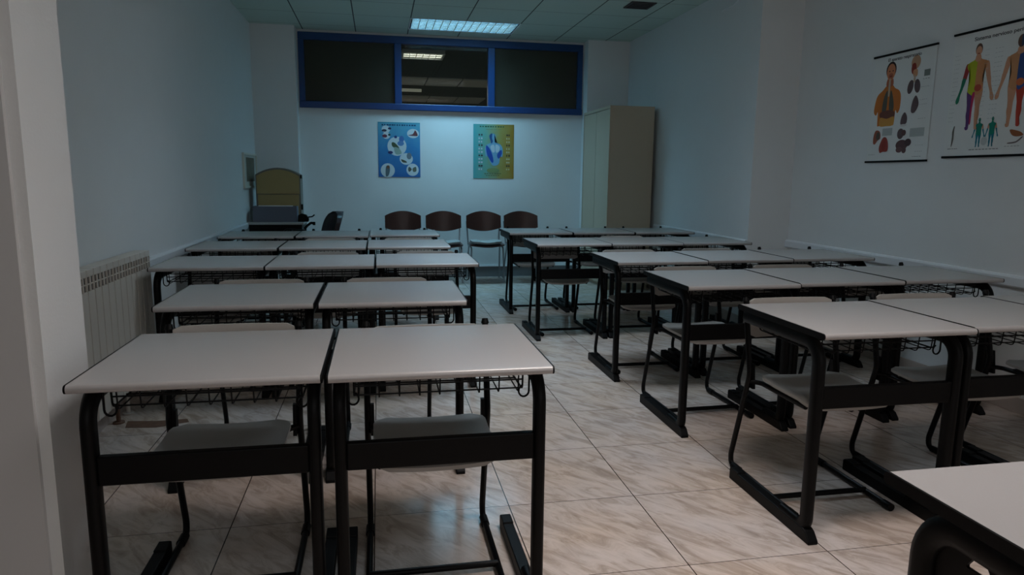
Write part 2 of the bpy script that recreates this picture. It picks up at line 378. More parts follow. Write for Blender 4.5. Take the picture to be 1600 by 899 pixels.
# ------------------------------------------------------------------ school desk
DW, DD, DH = 0.60, 0.57, 0.76
def top_prof(h=.022, r=.010, n=5):
    p = []
    for cy, cz, a0 in ((r, DH - h + r, 180), (DD - r, DH - h + r, 270), (DD - r, DH - r, 0), (r, DH - r, 90)):
        for k in range(n + 1):
            a = math.radians(a0 + 90 * k / n); p.append((cy + r * math.cos(a) - DD / 2, cz + r * math.sin(a)))
    return p
def make_desk():
    t = empty('school_desk')
    O = -DD / 2
    bm = bmesh.new(); prism(bm, top_prof(), 'x', -DW / 2 + .005, DW / 2 - .005); top = obj('tabletop', bm, M_top, t, smooth=True)
    for s in (-1, 1):
        bm = bmesh.new(); prism(bm, top_prof(), 'x', s * DW / 2, s * (DW / 2 - .005)); obj('edge_strip', bm, M_blkp, top, smooth=True)
    for s in (-1, 1):
        x = s * (DW / 2 - .028)
        bm = bmesh.new()
        path = fillet([(x, O + .20, .038), (x, O + .055, .038), (x, O + .055, .713), (x, O + .545, .713)], [.045, .075], 8)
        sweep(bm, path, .017, .026, side=(1, 0, 0), n=12, sq=.7)
        leg = obj('leg_frame', bm, M_blk, t, smooth=True)
        bm = bmesh.new()
        prism(bm, [(O + .005, .0), (O + .57, .0), (O + .57, .045), (O + .56, .052), (O + .50, .052), (O + .50, .046), (O + .045, .046), (O + .03, .040), (O + .005, .012)], 'x', x - .019, x + .019)
        obj('foot', bm, M_blkp, leg, bevel=.003)
    obj('crossbeam', boxes((-DW / 2 + .044, DW / 2 - .044, O + .040, O + .066, .483, .560)), M_blk, t, bevel=.004)
    bm = bmesh.new(); w = .0022; X = .236
    y0, y1, z0, z1 = O + .12, O + .50, .664, .736
    n = 9
    for k in range(n):
        x = -X + .012 + (2 * X - .024) * k / (n - 1)
        sweep(bm, fillet([(x, y0 - .008, z1), (x, y0, z0 - .008), (x, y1, z0), (x, y1 + .01, z1)], .012, 2), w, w, side=(1, 0, 0), n=5)
    for (y, z) in ((y0 - .006, .712), (y0 - .004, .694), (y0, .668), (y0 + .10, z0 + .004), (y0 + .20, z0 + .004), (y0 + .29, z0 + .004), (y1, z0 + .006), (y1 + .003, .690), (y1 + .006, .714)):
        sweep(bm, [(-X, y, z), (X, y, z)], w * 1.15, w * 1.15, n=5)
    for s in (-1, 1):
        sweep(bm, fillet([(s * X, y0 - .008, z1), (s * X, y0, z0), (s * X, y1, z0), (s * X, y1 + .01, z1)], .015, 3), w * 1.3, w * 1.3, side=(1, 0, 0), n=6)
        sweep(bm, [(s * X, y0 - .006, .706), (s * X, y1 + .006, .706)], w, w, n=5)
    bk = obj('wire_basket', bm, M_blk, t)
    for s in (-1, 1):
        bm = bmesh.new(); c = []
        for k in range(11):
            a = math.radians(0 - 250 * k / 10); c.append((s * (.238 + .015 * math.cos(a)), y0 - .012, .662 + .017 * math.sin(a)))
        sweep(bm, [(s * .254, y0 - .012, .738), (s * .253, y0 - .012, .68)] + c[0:], .003, .003, n=6)
        obj('bag_hook', bm, M_blk, bk, smooth='all')
    return t

# ------------------------------------------------------------------ school chair (sled base with rear bend)
def make_chair():
    t = empty('school_chair')
    for s in (-1, 1):
        x = s * .205; bm = bmesh.new()
        path = fillet([(x, -.235, .016), (x, .245, .016), (x * 1.0, .250, .06), (x, .138, .455), (x, .206, .760)], [.03, .07, .10], 7)
        sweep(bm, path, .011, .013, side=(1, 0, 0), n=10)
        fr = obj('side_tube', bm, M_blk, t, smooth=True)
        bm = bmesh.new(); cyl(bm, (x, -.248, .0155), (x, -.205, .0155), .0155, 10); obj('runner_cap', bm, M_blkp, fr, smooth=True)
        bm = bmesh.new(); cyl(bm, (x, .17, .0155), (x, .225, .0155), .0155, 10); obj('runner_glide', bm, M_blkp, fr, smooth=True)
        bm = bmesh.new(); d = Vector((0, .07, .317)).normalized(); p = Vector((x, .206, .760)); cyl(bm, p - d * .004, p + d * .014, .0145, 10, r2=.010); obj('tube_cap', bm, M_blkp, fr, smooth=True)
        bm = bmesh.new(); sweep(bm, fillet([(x, .150, .425), (s * .165, .11, .424), (s * .165, -.20, .424)], .03, 4), .010, .010, n=8)
        prism(bm, [(.125, .395), (.158, .395), (.160, .50), (.140, .50)], 'x', x - s * .010, x - s * .022)
        obj('seat_bracket', bm, M_blk, fr, smooth=True)
    bm = bmesh.new(); sweep(bm, [(-.205, -.10, .022), (.205, -.10, .022)], .011, .011, n=10)
    obj('crossbar', bm, M_blk, t, smooth=True)
    bm = bmesh.new(); sweep(bm, [(-.165, -.12, .424), (.165, -.12, .424)], .010, .010, n=8); sweep(bm, [(-.165, .06, .424), (.165, .06, .424)], .010, .010, n=8); obj('seat_frame', bm, M_blk, t, smooth=True)
    bm = bmesh.new()
    def sf(u, v):
        x, y = rsq(u, v, .185, .175, .045); dz = -.020 * max(0, (-v - .55) / .45) ** 2 + .012 * max(0, v - .3) - .006 * (1 - u * u)
        return (x, y - .070, .444 + dz)
    plate(bm, 14, 16, sf, (0, 0, .012)); obj('seat', bm, M_seat, t, smooth=True)
    bm = bmesh.new()
    def bf(u, v):
        y, x = rsq(v, u, .080, .192, .010); x, z = u * .192, y
        return (x, .182 + (z + .08) * .17 + .018 * (1 - u * u) - .012, .687 + z)
    plate(bm, 16, 10, bf, (0, .011, 0)); obj('backrest', bm, M_seat, t, smooth=True)
    return t

desk0, chair0 = make_desk(), make_chair(); used = {'d': False, 'c': False}
GD, GC = 'identical grey topped school desks in rows', 'identical school chairs tucked under the desks'
def place_desk(xl, yf, label, flip=False, rz=0.0):
    o = copy_tree(desk0) if used['d'] else desk0; used['d'] = True
    o.location = (xl + DW / 2, yf + DD / 2, 0); o.rotation_euler = (0, 0, math.pi if flip else rz)
    tag(o, label, 'desk', GD); return o
def place_chair(x, y, label, rz=0.0, low=0.0, lean=0.0):
    o = copy_tree(chair0) if used['c'] else chair0; used['c'] = True
    o.location = (x, y, 0); o.rotation_euler = (0, 0, rz); tag(o, label, 'chair', GC)
    for c in o.children:
        if c.name.startswith('backrest'): c.location = (0, -low * .17, -low)
    return o
# block, row, [(left x, front y)], [(chair dx from desk centre, dy from desk front, turn, backrest lowered)]
ROWS = [
 ('left', 'nearest', [(-.750, 1.765), (-.140, 1.760)], [(-.03, .43, .0, 0), (-.005, .395, .0, 0.012)]),
 ('left', 'second', [(-.858, 2.800), (-.246, 2.795)], [(.005, .43, .0, 0), (-.02, .43, .0, 0)]),
 ('left', 'third', [(-1.228, 3.985), (-.628, 3.990), (-.024, 4.015)], [(-.03, .40, .0, .03), (.0, .44, .0, 0), (.03, .43, .0, 0)]),
 ('left', 'fourth', [(-1.295, 5.00), (-.690, 5.01), (-.086, 5.03)], [(.0, .41, .0, .03), (.01, .45, .0, 0), (.02, .44, .0, 0)]),
 ('left', 'farthest', [(-1.290, 5.94), (-.686, 5.98), (-.080, 6.05)], [(.0, .40, .0, .03), (.0, .40, .0, .03), (.0, .40, .0, .03)]),
 ('right', 'nearest', [(1.447, 2.010), (2.055, 2.035), (2.662, 2.060)], [(-.022, .43, .0, 0), (-.005, .43, .0, 0), (.0, .43, .0, .03)]),
 ('right', 'second', [(1.438, 3.035), (2.048, 3.065), (2.664, 3.085)], [(-.01, .45, .03, 0), (.0, .44, .0, 0), (-.02, .41, .0, .03)]),
 ('right', 'third', [(1.422, 3.990), (2.036, 4.030), (2.648, 4.055)], [(.0, .42, .0, .0), (.0, .43, .0, 0), (.02, .41, .0, .03)]),
 ('right', 'fourth', [(1.180, 5.130), (1.782, 5.140), (2.385, 5.160)], [(.0, .41, .0, .03), (.0, .42, .0, 0), (.0, .41, .0, .03)]),
 ('right', 'farthest', [(1.170, 6.215), (1.778, 6.215), (2.385, 6.215)], [(.0, .40, .0, .03), (.0, .40, .0, .03), (.0, .40, .0, .03)]),
]
for blk, row, ds, cs in ROWS:
    n = len(ds)
    for k, (x, y) in enumerate(ds):
        if blk == 'left': pos = 'wall side' if k == 0 else ('aisle side' if k == n - 1 else 'middle')
        else: pos = 'aisle side' if k == 0 else ('wall side' if k == n - 1 else 'middle')
        r = f'{pos} of the {row} row, {blk} of the aisle'
        place_desk(x, y, f'grey topped desk, {r}')
        dx, dy, rz, low = cs[k]
        place_chair(x + DW / 2 + dx, y + dy, f'grey chair under desk, {r}', rz, low)
lone = place_desk(0.872, 0.445, 'lone grey topped desk cropped by the bottom right corner of the photo', flip=True)
bm = bmesh.new()     # corner plate with its small arched hole, on the aisle side of the lone desk
O = -DD / 2; hx = .272
ring = [(O + .075, .690), (O + .075, .56), (O + .35, .60), (O + .44, .690)]
hole = [(O + .150, .688), (O + .150, .668), (O + .195, .668), (O + .193, .684), (O + .180, .692)]
def quadstrip(pts): prism(bm, pts, 'x', hx - .003, hx + .003)
quadstrip([(O + .075, .690), (O + .075, .56), (O + .150, .572), (O + .150, .690)])
quadstrip([(O + .150, .668), (O + .150, .572), (O + .196, .578), (O + .196, .668)])
quadstrip([(O + .196, .690), (O + .196, .578), (O + .35, .60), (O + .44, .690)])
quadstrip([(O + .150, .690), (O + .150, .672), (O + .158, .684), (O + .163, .690)]); quadstrip([(O + .183, .690), (O + .188, .684), (O + .196, .672), (O + .196, .690)])
obj('corner_plate', bm, M_blk, lone).location.y = .013
for c in lone.children:      # this desk's frames stand further in from the edge
    if c.name.startswith('leg_frame'): c.location.y = .013; c.scale.y = .95
    if c.name.startswith('crossbeam'): c.location.y = .013 + .012

# ------------------------------------------------------------------ radiator
rad = tag(empty('radiator', (LX, 3.28, 0)), 'cream column radiator on the left wall behind the white pier', 'radiator')
bm = bmesh.new(); NS = 12; SW = .08
for k in range(NS):
    y = k * SW
    box(bm, .085, .095, y + .004, y + SW - .004, .13, .735); box(bm, .02, .030, y + .006, y + SW - .006, .12, .80)
    box(bm, .03, .066, y + .035, y + .045, .12, .815); box(bm, .015, .094, y + .003, y + SW - .003, .80, .832)
    box(bm, .086, .094, y + .034, y + .046, .735, .80); box(bm, .086, .094, y + .004, y + .008, .735, .80); box(bm, .086, .094, y + SW - .008, y + SW - .004, .735, .80); box(bm, .086, .094, y + .008, y + SW - .008, .764, .770)
obj('sections', bm, M_rad, rad, bevel=.003)
bm = boxes((.068, .083, .004, NS * SW - .004, .14, .805)); obj('grille', bm, M_radd, rad)
for y in (.42, .56):
    bm = bmesh.new(); cyl(bm, (.055, y, 0), (.055, y, .14), .011, 10); cyl(bm, (.055, y, 0), (.055, y, .008), .028, 12); obj('pipe', bm, M_rust if y < .5 else M_rad, rad, smooth=True)
bm = bmesh.new(); prism(bm, [(-1.27, 3.62), (-1.12, 3.60), (-.98, 3.66), (-1.0, 3.71), (-1.15, 3.70), (-1.29, 3.72)], 'z', 0.0005, .0012)
o = obj('floor_stain', bm, M_rust); tag(o, 'rusty brown stain on the floor tiles below the radiator', 'stain')

# ------------------------------------------------------------------ tall metal cabinet
cab = tag(empty('metal_cabinet', (2.52, 7.48, 0)), 'tall beige two-door metal cabinet in the right back corner', 'cabinet')
CW, CL, CH = .52, 1.0, 2.055
obj('body', boxes((.018, CW, 0, CL, .05, CH), (.03, CW - .01, .01, CL - .01, 0, .05)), M_cab, cab, bevel=.003)
obj('top_rim', boxes((0, .018, 0, CL, CH - .03, CH), (0, .018, 0, .016, .05, CH - .03), (0, .018, CL - .016, CL, .05, CH - .03), (0, .018, .016, CL - .016, .05, .075)), M_cab, cab)
obj('door', boxes((.004, .017, .020, CL / 2 - .005, .08, CH - .036)), M_cab, cab); obj('door', boxes((.004, .017, CL / 2 + .005, CL - .020, .08, CH - .036)), M_cab, cab)
obj('door_gap', boxes((.0165, .0178, .016, CL - .016, .075, CH - .03)), M_cabd, cab)

# ------------------------------------------------------------------ row of chairs along the back wall
def make_brown():
    t = empty('stacking_chair')
    bm = bmesh.new()
    def bf(u, v):
        hw = .215; top = .845 - .055 * u * u; bot = .60 + .045 * u * u
        return (u * hw, .20 - .045 * (u * u) + .03 * (v + 1) / 2, bot + (top - bot) * (v + 1) / 2)
    plate(bm, 18, 8, bf, (0, .012, 0)); obj('backrest', bm, M_wood, t, smooth=True)
    bm = bmesh.new()
    def sf(u, v):
        x, y = rsq(u, v, .21, .20, .08); return (x, y - .02, .445 + .012 * u * u - .02 * max(0, -v - .5))
    plate(bm, 14, 12, sf, (0, 0, .012)); obj('seat', bm, M_wood, t, smooth=True)
    bm = bmesh.new()
    def pf(u, v):
        x, y = rsq(u, v, .18, .17, .08); return (x, y - .02, .470 + .012 * u * u)
    plate(bm, 12, 10, pf, (0, 0, .02)); obj('seat_pad', bm, M_padg, t, smooth=True)
    for s in (-1, 1):
        bm = bmesh.new(); sweep(bm, fillet([(s * .20, -.18, .012), (s * .19, -.14, .43), (s * .19, .17, .43), (s * .205, .23, .72)], .04, 5), .010, .010, n=8)
        f = obj('side_frame', bm, M_steel, t, smooth=True)
        bm = bmesh.new(); sweep(bm, [(s * .21, .24, .012), (s * .19, .10, .43)], .010, .010, n=8); obj('rear_leg', bm, M_steel, f, smooth=True)
    return t
br = make_brown()
for i, (x, w) in enumerate(((.29, 'at the left end'), (.775, 'second from the left'), (1.28, 'third from the left'), (1.76, 'at the right end'))):
    o = br if i == 0 else copy_tree(br)
    o.location = (x * .985 + .005, 8.28, 0); o.rotation_euler = (0, 0, (.03, -.02, .0, .03)[i])
    tag(o, f'dark brown wooden backed chair {w} of the four by the back wall', 'chair', 'dark brown chairs along the back wall')

# ------------------------------------------------------------------ teacher corner
td = tag(empty('side_table', (-1.07, 7.98, 0)), 'table with pale top and black frame in the far left corner', 'table')
bm = boxes((-.30, .28, -.27, .27, .735, .76)); obj('tabletop', bm, M_top, td, bevel=.004)
obj('apron', boxes((-.28, .26, -.262, -.245, .665, .735), (-.28, .26, .245, .26, .665, .735), (-.28, -.265, -.245, .245, .665, .735), (.245, .26, -.245, .245, .665, .735)), M_blk, td)
for sx, sy in ((-.26, -.24), (.24, -.24), (-.26, .24), (.24, .24)):
    obj('leg', boxes((sx - .015, sx + .015, sy - .015, sy + .015, 0, .67)), M_blk, td)
# tan arched case
cs_ = tag(empty('arched_case', (-1.075, 8.11, .761)), 'tan case with an arched top standing on the far left table', 'case')
def arch(hw, z0, z1, rise, n=12):
    p = [(-hw + .06, z0), (hw - .02, z0), (hw, z0 + .05)]
    for k in range(n + 1):
        u = 1 - 2 * k / n; p.append((u * hw, z1 + rise * (1 - u * u)))
    p.append((-hw, z0 + .17)); return p
bm = bmesh.new(); prism(bm, arch(.235, 0, .50, .075), 'y', -.11, .12); obj('body', bm, M_tand, cs_)
bm = bmesh.new(); prism(bm, arch(.215, .01, .285, .0), 'y', -.122, -.11); obj('lower_panel', bm, M_tan, cs_)
bm = bmesh.new()
p = [(-.222, .292), (.222, .292)] + [((1 - 2 * k / 12) * .222, .485 + .07 * (1 - (1 - 2 * k / 12) ** 2)) for k in range(13)]
prism(bm, p, 'y', -.122, -.11); obj('upper_panel', bm, M_tan, cs_)
bm = boxes((.236, .25, -.12, -.05, .46, .50), (.236, .252, -.12, -.06, .12, .18)); obj('latch', bm, M_blk, cs_)
# grey box of papers
gb = tag(empty('paper_box', (-1.09, 7.86, .761)), 'slate grey open box of papers in front of the arched case', 'box')
obj('tray', boxes((-.225, .225, -.09, -.084, 0, .165), (-.225, .225, .084, .09, 0, .165), (-.225, -.219, -.084, .084, 0, .165), (.219, .225, -.084, .084, 0, .165), (-.219, .219, -.084, .084, 0, .006)), M_gbox, gb)
bm = bmesh.new()
for k in range(7):
    x = -.2 + random.random() * .03; box(bm, x, x + .36, -.07 + k * .02, -.067 + k * .02, .008, .150 + random.random() * .025)
obj('papers', bm, M_paper, gb)
# black device right of the box
dv = tag(empty('tape_dispenser', (-.80, 7.82, .761)), 'small black device with a prong beside the grey box', 'device')
bm = bmesh.new(); prism(bm, [(-.06, 0), (.05, 0), (.055, .03), (.03, .075), (-.02, .09), (-.055, .07)], 'y', -.03, .03); obj('body', bm, M_blkp, dv, bevel=.006)
bm = bmesh.new(); sweep(bm, fillet([(.03, 0, .045), (.09, 0, .055), (.115, 0, .075)], .02), .008, .006, n=6); obj('prong', bm, M_blkp, dv)
cl = obj('table_clamp', bmesh.new(), M_blkp)
bm = bmesh.new(); sweep(bm, fillet([(0, 0, -.055), (.03, 0, -.02), (.07, 0, .01), (.11, 0, .0)], .02), .014, .014, n=8); cyl(bm, (.10, 0, -.015), (.10, 0, .02), .014, 10)
bm.to_mesh(cl.data); bm.free(); cl.location = (-.785, 7.72, .745); tag(cl, 'black clamp on the right front edge of the far left table', 'clamp')

# office chair seen from the side
oc = tag(empty('office_chair', (-.70, 7.35, 0), math.radians(-68)), 'dark upholstered office chair by the far left table', 'office chair')
bm = bmesh.new()
def ob(u, v):
    hw = .20 * (1 - .25 * max(0, v) ** 3); x, z = rsq(u, v, hw, .19, .10); return (x, .19 + .05 * (1 - u * u) + .03 * (v * v) + v * .045, .70 + z)
plate(bm, 14, 12, ob, (0, .05, 0)); obj('backrest', bm, M_leather, oc, smooth=True)
bm = bmesh.new()
def os_(u, v):
    x, y = rsq(u, v, .23, .22, .10); return (x, y - .03, .44 + .012 * u * u)
plate(bm, 12, 12, os_, (0, 0, .07)); obj('seat', bm, M_leather, oc, smooth=True)
for s in (-1, 1):
    bm = bmesh.new(); sweep(bm, fillet([(s * .20, .06, .44), (s * .26, .06, .46), (s * .26, .04, .68), (s * .26, -.16, .70), (s * .26, -.2, .66)], .04, 4), .018, .012, n=8); obj('armrest', bm, M_blkp, oc, smooth=True)
bm = bmesh.new(); cyl(bm, (0, 0, .09), (0, 0, .44), .025, 12); obj('gas_lift', bm, M_blkp, oc, smooth=True)
bm = bmesh.new(); sweep(bm, fillet([(0, .05, .43), (0, .25, .44), (0, .27, .62)], .05, 4), .03, .01, n=8); obj('back_bar', bm, M_blkp, oc, smooth=True)
for k in range(5):
    a = k * 2 * math.pi / 5; d = Vector((math.cos(a), math.sin(a), 0))
    bm = bmesh.new(); sweep(bm, [d * .02 + Vector((0, 0, .095)), d * .27 + Vector((0, 0, .065))], .018, .014, n=8); f = obj('leg', bm, M_blkp, oc)
    bm = bmesh.new(); sd = d.cross(Vector((0, 0, 1))); p = d * .26 + Vector((0, 0, .026)); cyl(bm, p - sd * .02, p + sd * .02, .026, 12); obj('castor', bm, M_blkp, f, smooth=True)

# framed picture on the left wall
fp = tag(empty('framed_picture', (LX + .001, 8.06, 1.30)), 'pale framed picture with a dark print on the left wall', 'picture')
def frame_boxes(hy, hz, w, d): return boxes((0, d, -hy, hy, hz - w, hz), (0, d, -hy, hy, -hz, -hz + w), (0, d, -hy, -hy + w, -hz + w, hz - w), (0, d, hy - w, hy, -hz + w, hz - w))
obj('frame', frame_boxes(.39, .185, .018, .022), mat('pale_frame', (215, 212, 200), .5), fp)
obj('mount', boxes((0, .010, -.372, .372, -.167, .167)), mat('mount_card', (196, 198, 190), .8), fp)
obj('print', boxes((.0101, .012, -.22, .25, -.115, .14)), mat('dark_print', (110, 104, 88), .7, noise=.35, scale=9), fp)

# ------------------------------------------------------------------ posters
_mats = {}
def pm(rgb):
    if rgb not in _mats: _mats[rgb] = mat('ink_%d_%d_%d' % rgb, rgb, .7)
    return _mats[rgb]
def smooth_loop(pts, seg=4):
    n = len(pts); out = []
    for i in range(n):
        p0, p1, p2, p3 = (Vector(pts[(i + k - 1) % n]) for k in range(4))
        for s in range(seg):
            t = s / seg; out.append(.5 * ((2 * p1) + (p2 - p0) * t + (2 * p0 - 5 * p1 + 4 * p2 - p3) * t * t + (3 * p1 - p0 - 3 * p2 + p3) * t ** 3))
    return out
class Print:
    """ink shapes on a sheet, x right and z down from the top left corner; each layer a fraction of a millimetre thick"""
    def __init__(s): s.bm = bmesh.new(); s.mats = []; s.n = 0
    def mi(s, rgb):
        m = pm(rgb)
        if m not in s.mats: s.mats.append(m)
        return s.mats.index(m)
    def poly(s, pts, rgb, smooth=True, layer=None):
        s.n += 1; y = -(.0010 + .00003 * s.n)
        loop = smooth_loop(pts) if smooth else [Vector(p) for p in pts]
        f = s.bm.faces.new([s.bm.verts.new((p[0], y, -p[1])) for p in loop]); f.material_index = s.mi(rgb)
        bmesh.ops.triangulate(s.bm, faces=[f])
    def ell(s, cx, cz, rx, rz, rgb, rot=0, n=20):
        s.poly([(cx + math.cos(a) * rx * math.cos(rot) - math.sin(a) * rz * math.sin(rot), cz + math.cos(a) * rx * math.sin(rot) + math.sin(a) * rz * math.cos(rot)) for a in [2 * math.pi * k / n for k in range(n)]], rgb, False)
    def rect(s, x0, z0, x1, z1, rgb): s.poly([(x0, z0), (x1, z0), (x1, z1), (x0, z1)], rgb, False)
    def limb(s, pts, rgb):
        """tapered limb: (x,z,r) nodes"""
        L, R = [], []
        for i, (x, z, r) in enumerate(pts):
            a = Vector(pts[max(0, i-1)][:2]); b = Vector(pts[min(len(pts)-1, i+1)][:2]); t = (b - a).normalized(); n = Vector((-t.y, t.x))
            L.append((x + n.x * r, z + n.y * r)); R.append((x - n.x * r, z - n.y * r))
        s.poly(L + R[::-1], rgb)
    def dashes(s, x0, x1, z, n, rgb, h=.003):
        w = (x1 - x0) / n
        for k in range(n): s.rect(x0 + k * w, z, x0 + k * w + w * (.5 + .35 * random.random()), z + h, rgb)
    def done(s, parent, name='print'): return obj(name, s.bm, s.mats, parent)
def text(parent, body, size, x, z, rgb, align='CENTER', wid=None):
    cu = bpy.data.curves.new('title', 'FONT'); cu.body = body; cu.size = size; cu.align_x = align; cu.extrude = .0002; cu.offset = size * .012
    o = bpy.data.objects.new('title', cu); COL.objects.link(o)
    me = bpy.data.meshes.new_from_object(o.evaluated_get(bpy.context.evaluated_depsgraph_get())); bpy.data.objects.remove(o)
    me.materials.clear(); me.materials.append(pm(rgb))
    xs = [v.co.x for v in me.vertices]; w = max(xs) - min(xs); k = (wid / w) if wid else 1
    for v in me.vertices: v.co = Vector((v.co.x * k + x, -.0016 - v.co.z, v.co.y - z))
    t = bpy.data.objects.new('title', me); COL.objects.link(t); t.parent = parent; return t
def poster(w, h, loc, rz, label, sheet_m, rods=False):
    p = tag(empty('wall_poster', loc, rz), label, 'poster')
    obj('sheet', boxes((0, w, -.0008, 0, -h, 0)), sheet_m, p)
    if rods:
        for z in (0, -h):
            bm = bmesh.new(); box(bm, -.006, w + .006, -.010, .003, z - .0065, z + .0065); obj('hanging_rod', bm, M_blkp, p, bevel=.002)
    return p
M_sheet = mat('poster_paper', (226, 228, 226), .5)

# poster 1 : respiratory system (right wall)
p1 = poster(.565, .722, (RX - .004, 4.512, 2.122), -math.pi / 2, 'anatomy wall chart of a torso and lungs, left of the two on the right wall', M_sheet, True)
text(p1, 'El aparato respiratorio', .03, .285, .046, (40, 40, 44), wid=.30)
P = Print(); SK, SK2, OR, DG, RD, GR = (205, 130, 90), (170, 95, 66), (196, 112, 40), (84, 84, 74), (140, 46, 34), (96, 80, 84)
P.poly([(.145,.205),(.105,.235),(.065,.26),(.045,.30),(.035,.375),(.06,.40),(.075,.38),(.08,.47),(.10,.475),(.21,.475),(.24,.47),(.245,.38),(.265,.40),(.285,.37),(.285,.29),(.265,.25),(.225,.23),(.195,.205)], OR)
P.limb([(.17,.16,.024),(.17,.21,.03)], SK2)
P.ell(.172, .105, .048, .056, (46, 24, 20)); P.ell(.172, .118, .040, .055, SK); P.ell(.172, .145, .022, .02, SK2)
P.ell(.157,.112,.007,.004,(70,36,28)); P.ell(.189,.112,.007,.004,(70,36,28)); P.ell(.173,.146,.012,.004,(120,44,34))
P.poly([(.155,.24),(.13,.27),(.115,.34),(.12,.385),(.155,.375),(.16,.30)], DG); P.poly([(.185,.24),(.205,.27),(.225,.34),(.22,.385),(.185,.375),(.178,.30)], DG)
P.poly([(.10,.385),(.17,.372),(.235,.385),(.235,.42),(.17,.435),(.105,.42)], (110, 66, 56)); P.poly([(.105,.42),(.17,.43),(.235,.42),(.235,.475),(.17,.48),(.105,.475)], (206, 150, 70))
P.limb([(.168,.17,.007),(.168,.27,.007)], (180, 170, 150))
for x, z in ((.395, .115),):
    P.ell(x, z - .03, .04, .045, (190, 150, 120)); P.poly([(x-.03,z-.02),(x,z-.02),(x+.01,z+.04),(x-.02,z+.045),(x-.035,z+.02)], RD); P.limb([(x,z+.02,.018),(x+.005,z+.06,.015)], (206,150,110))
P.ell(.365,.24,.026,.045,GR,.2); P.ell(.425,.24,.026,.045,GR,-.2); P.limb([(.395,.17,.006),(.395,.21,.008)], (190,170,150))
P.rect(.475,.145,.525,.185,(120,128,124)); P.dashes(.47,.53,.20,3,(110,110,110))
P.poly([(.42,.30),(.445,.33),(.45,.37),(.42,.41),(.39,.40),(.395,.34)], GR); P.poly([(.335,.40),(.36,.43),(.36,.47),(.335,.48),(.305,.475),(.31,.43)], GR); P.ell(.333,.485,.03,.008,(210,208,206))
P.poly([(.075,.505),(.115,.515),(.125,.56),(.10,.575),(.075,.60),(.055,.59),(.055,.54)], (150, 84, 64)); P.ell(.10,.545,.018,.028,DG)
P.poly([(.15,.56),(.185,.56),(.205,.60),(.205,.65),(.16,.655),(.13,.66),(.12,.62)], (150, 60, 48)); P.ell(.165,.61,.02,.035,RD)
P.rect(.14,.495,.235,.545,(176,182,180)); P.rect(.40,.51,.525,.565,(176,182,180))
P.ell(.315,.54,.03,.035,GR); P.ell(.345,.535,.02,.02,(100,70,70)); P.ell(.335,.615,.055,.035,(92,66,68)); P.ell(.39,.60,.03,.025,(74,56,60)); P.ell(.315,.645,.03,.02,(110,80,80)); P.ell(.36,.65,.02,.02,(100,72,72))
for z in (.25,.33,.36,.45,.62,.66): P.dashes(.46,.53,z,4,(170,172,172),.0025)
P.dashes(.44,.52,.692,5,(120,120,120)); P.dashes(.02,.09,.67,4,(160,160,160))
P.done(p1)

# poster 2 : peripheral nervous system (right wall, partly out of frame)
p2 = poster(.64, .727, (RX - .004, 3.812, 2.143), -math.pi / 2, 'anatomy wall chart of full body figures with coloured nerve zones on the right wall', M_sheet, True)
text(p2, 'Sistema nervioso perif\u00e9rico', .03, .345, .058, (60, 60, 66), wid=.40)
P = Print()
def figure(cx, z0, h, cols, back=False, hair=(96, 70, 56)):
    k = h / .5; skin, armL, foreL, armR, foreR, torL, torR, legL, legR, pel = cols
    def a(*pts): return [(cx + x * k, z0 + z * k, r * k) for x, z, r in pts]
    P.limb(a((-.062,.115,.016),(-.078,.17,.015),(-.085,.20,.012)), armL); P.limb(a((-.085,.195,.013),(-.098,.245,.010),(-.112,.285,.009),(-.122,.32,.013),(-.126,.335,.004)), foreL)
    P.limb(a((.062,.115,.016),(.078,.17,.015),(.085,.20,.012)), armR); P.limb(a((.085,.195,.013),(.098,.245,.010),(.112,.285,.009),(.122,.32,.013),(.126,.335,.004)), foreR)
    P.limb(a((-.026,.26,.027),(-.028,.34,.020),(-.028,.37,.015),(-.030,.41,.017),(-.028,.465,.009),(-.034,.485,.013),(-.042,.49,.006)), legL)
    P.limb(a((.026,.26,.027),(.028,.34,.020),(.028,.37,.015),(.030,.41,.017),(.028,.465,.009),(.034,.485,.013),(.042,.49,.006)), legR)
    T = [(0,.088),(-.03,.095),(-.066,.108),(-.07,.13),(-.05,.165),(-.044,.20),(-.052,.25),(-.05,.275),(0,.285)]
    P.poly([(cx + x * k, z0 + z * k) for x, z in T], torL); P.poly([(cx - x * k, z0 + z * k) for x, z in T], torR)
    if pel: P.ell(cx + .018 * k, z0 + .255 * k, .025 * k, .020 * k, pel)
    P.limb(a((0,.065,.014),(0,.10,.018)), skin); P.ell(cx, z0 + .035 * k, .024 * k, .034 * k, hair); 
    if not back: P.ell(cx, z0 + .044 * k, .020 * k, .027 * k, skin); P.ell(cx, z0 + .058 * k, .008 * k, .003 * k, RD)
S_ = (206, 150, 118)
figure(.185, .075, .50, (S_, (150, 40, 40), (20, 120, 90), S_, S_, (176, 186, 30), (206, 140, 90), (96, 56, 120), S_, (186, 80, 60)))
P.limb([(.178,.36,.009),(.172,.44,.007),(.172,.53,.005)], (180, 40, 90))
figure(.462, .075, .50, (S_, S_, S_, (200, 60, 36), (40, 60, 90), (196, 140, 96), (44, 76, 140), S_, (186, 60, 40), (206, 110, 60)), True)
P.poly([(.464,.078),(.485,.09),(.487,.12),(.464,.14)], (44, 60, 90)); P.poly([(.515,.19),(.535,.185),(.532,.25),(.518,.26)], (150, 180, 60))
TL = (0, 132, 112); TB = (0, 120, 140)
for cx in (.245, .335): figure(cx, .505, .17, (TL, S_, TB, S_, TB, TL, TL, TB, TB, None), hair=TL)
P.limb([(.065,.545,.004),(.058,.58,.006),(.062,.62,.005),(.055,.66,.003)], (120, 118, 112)); P.dashes(.03,.11,.675,5,(120,120,120),.004)
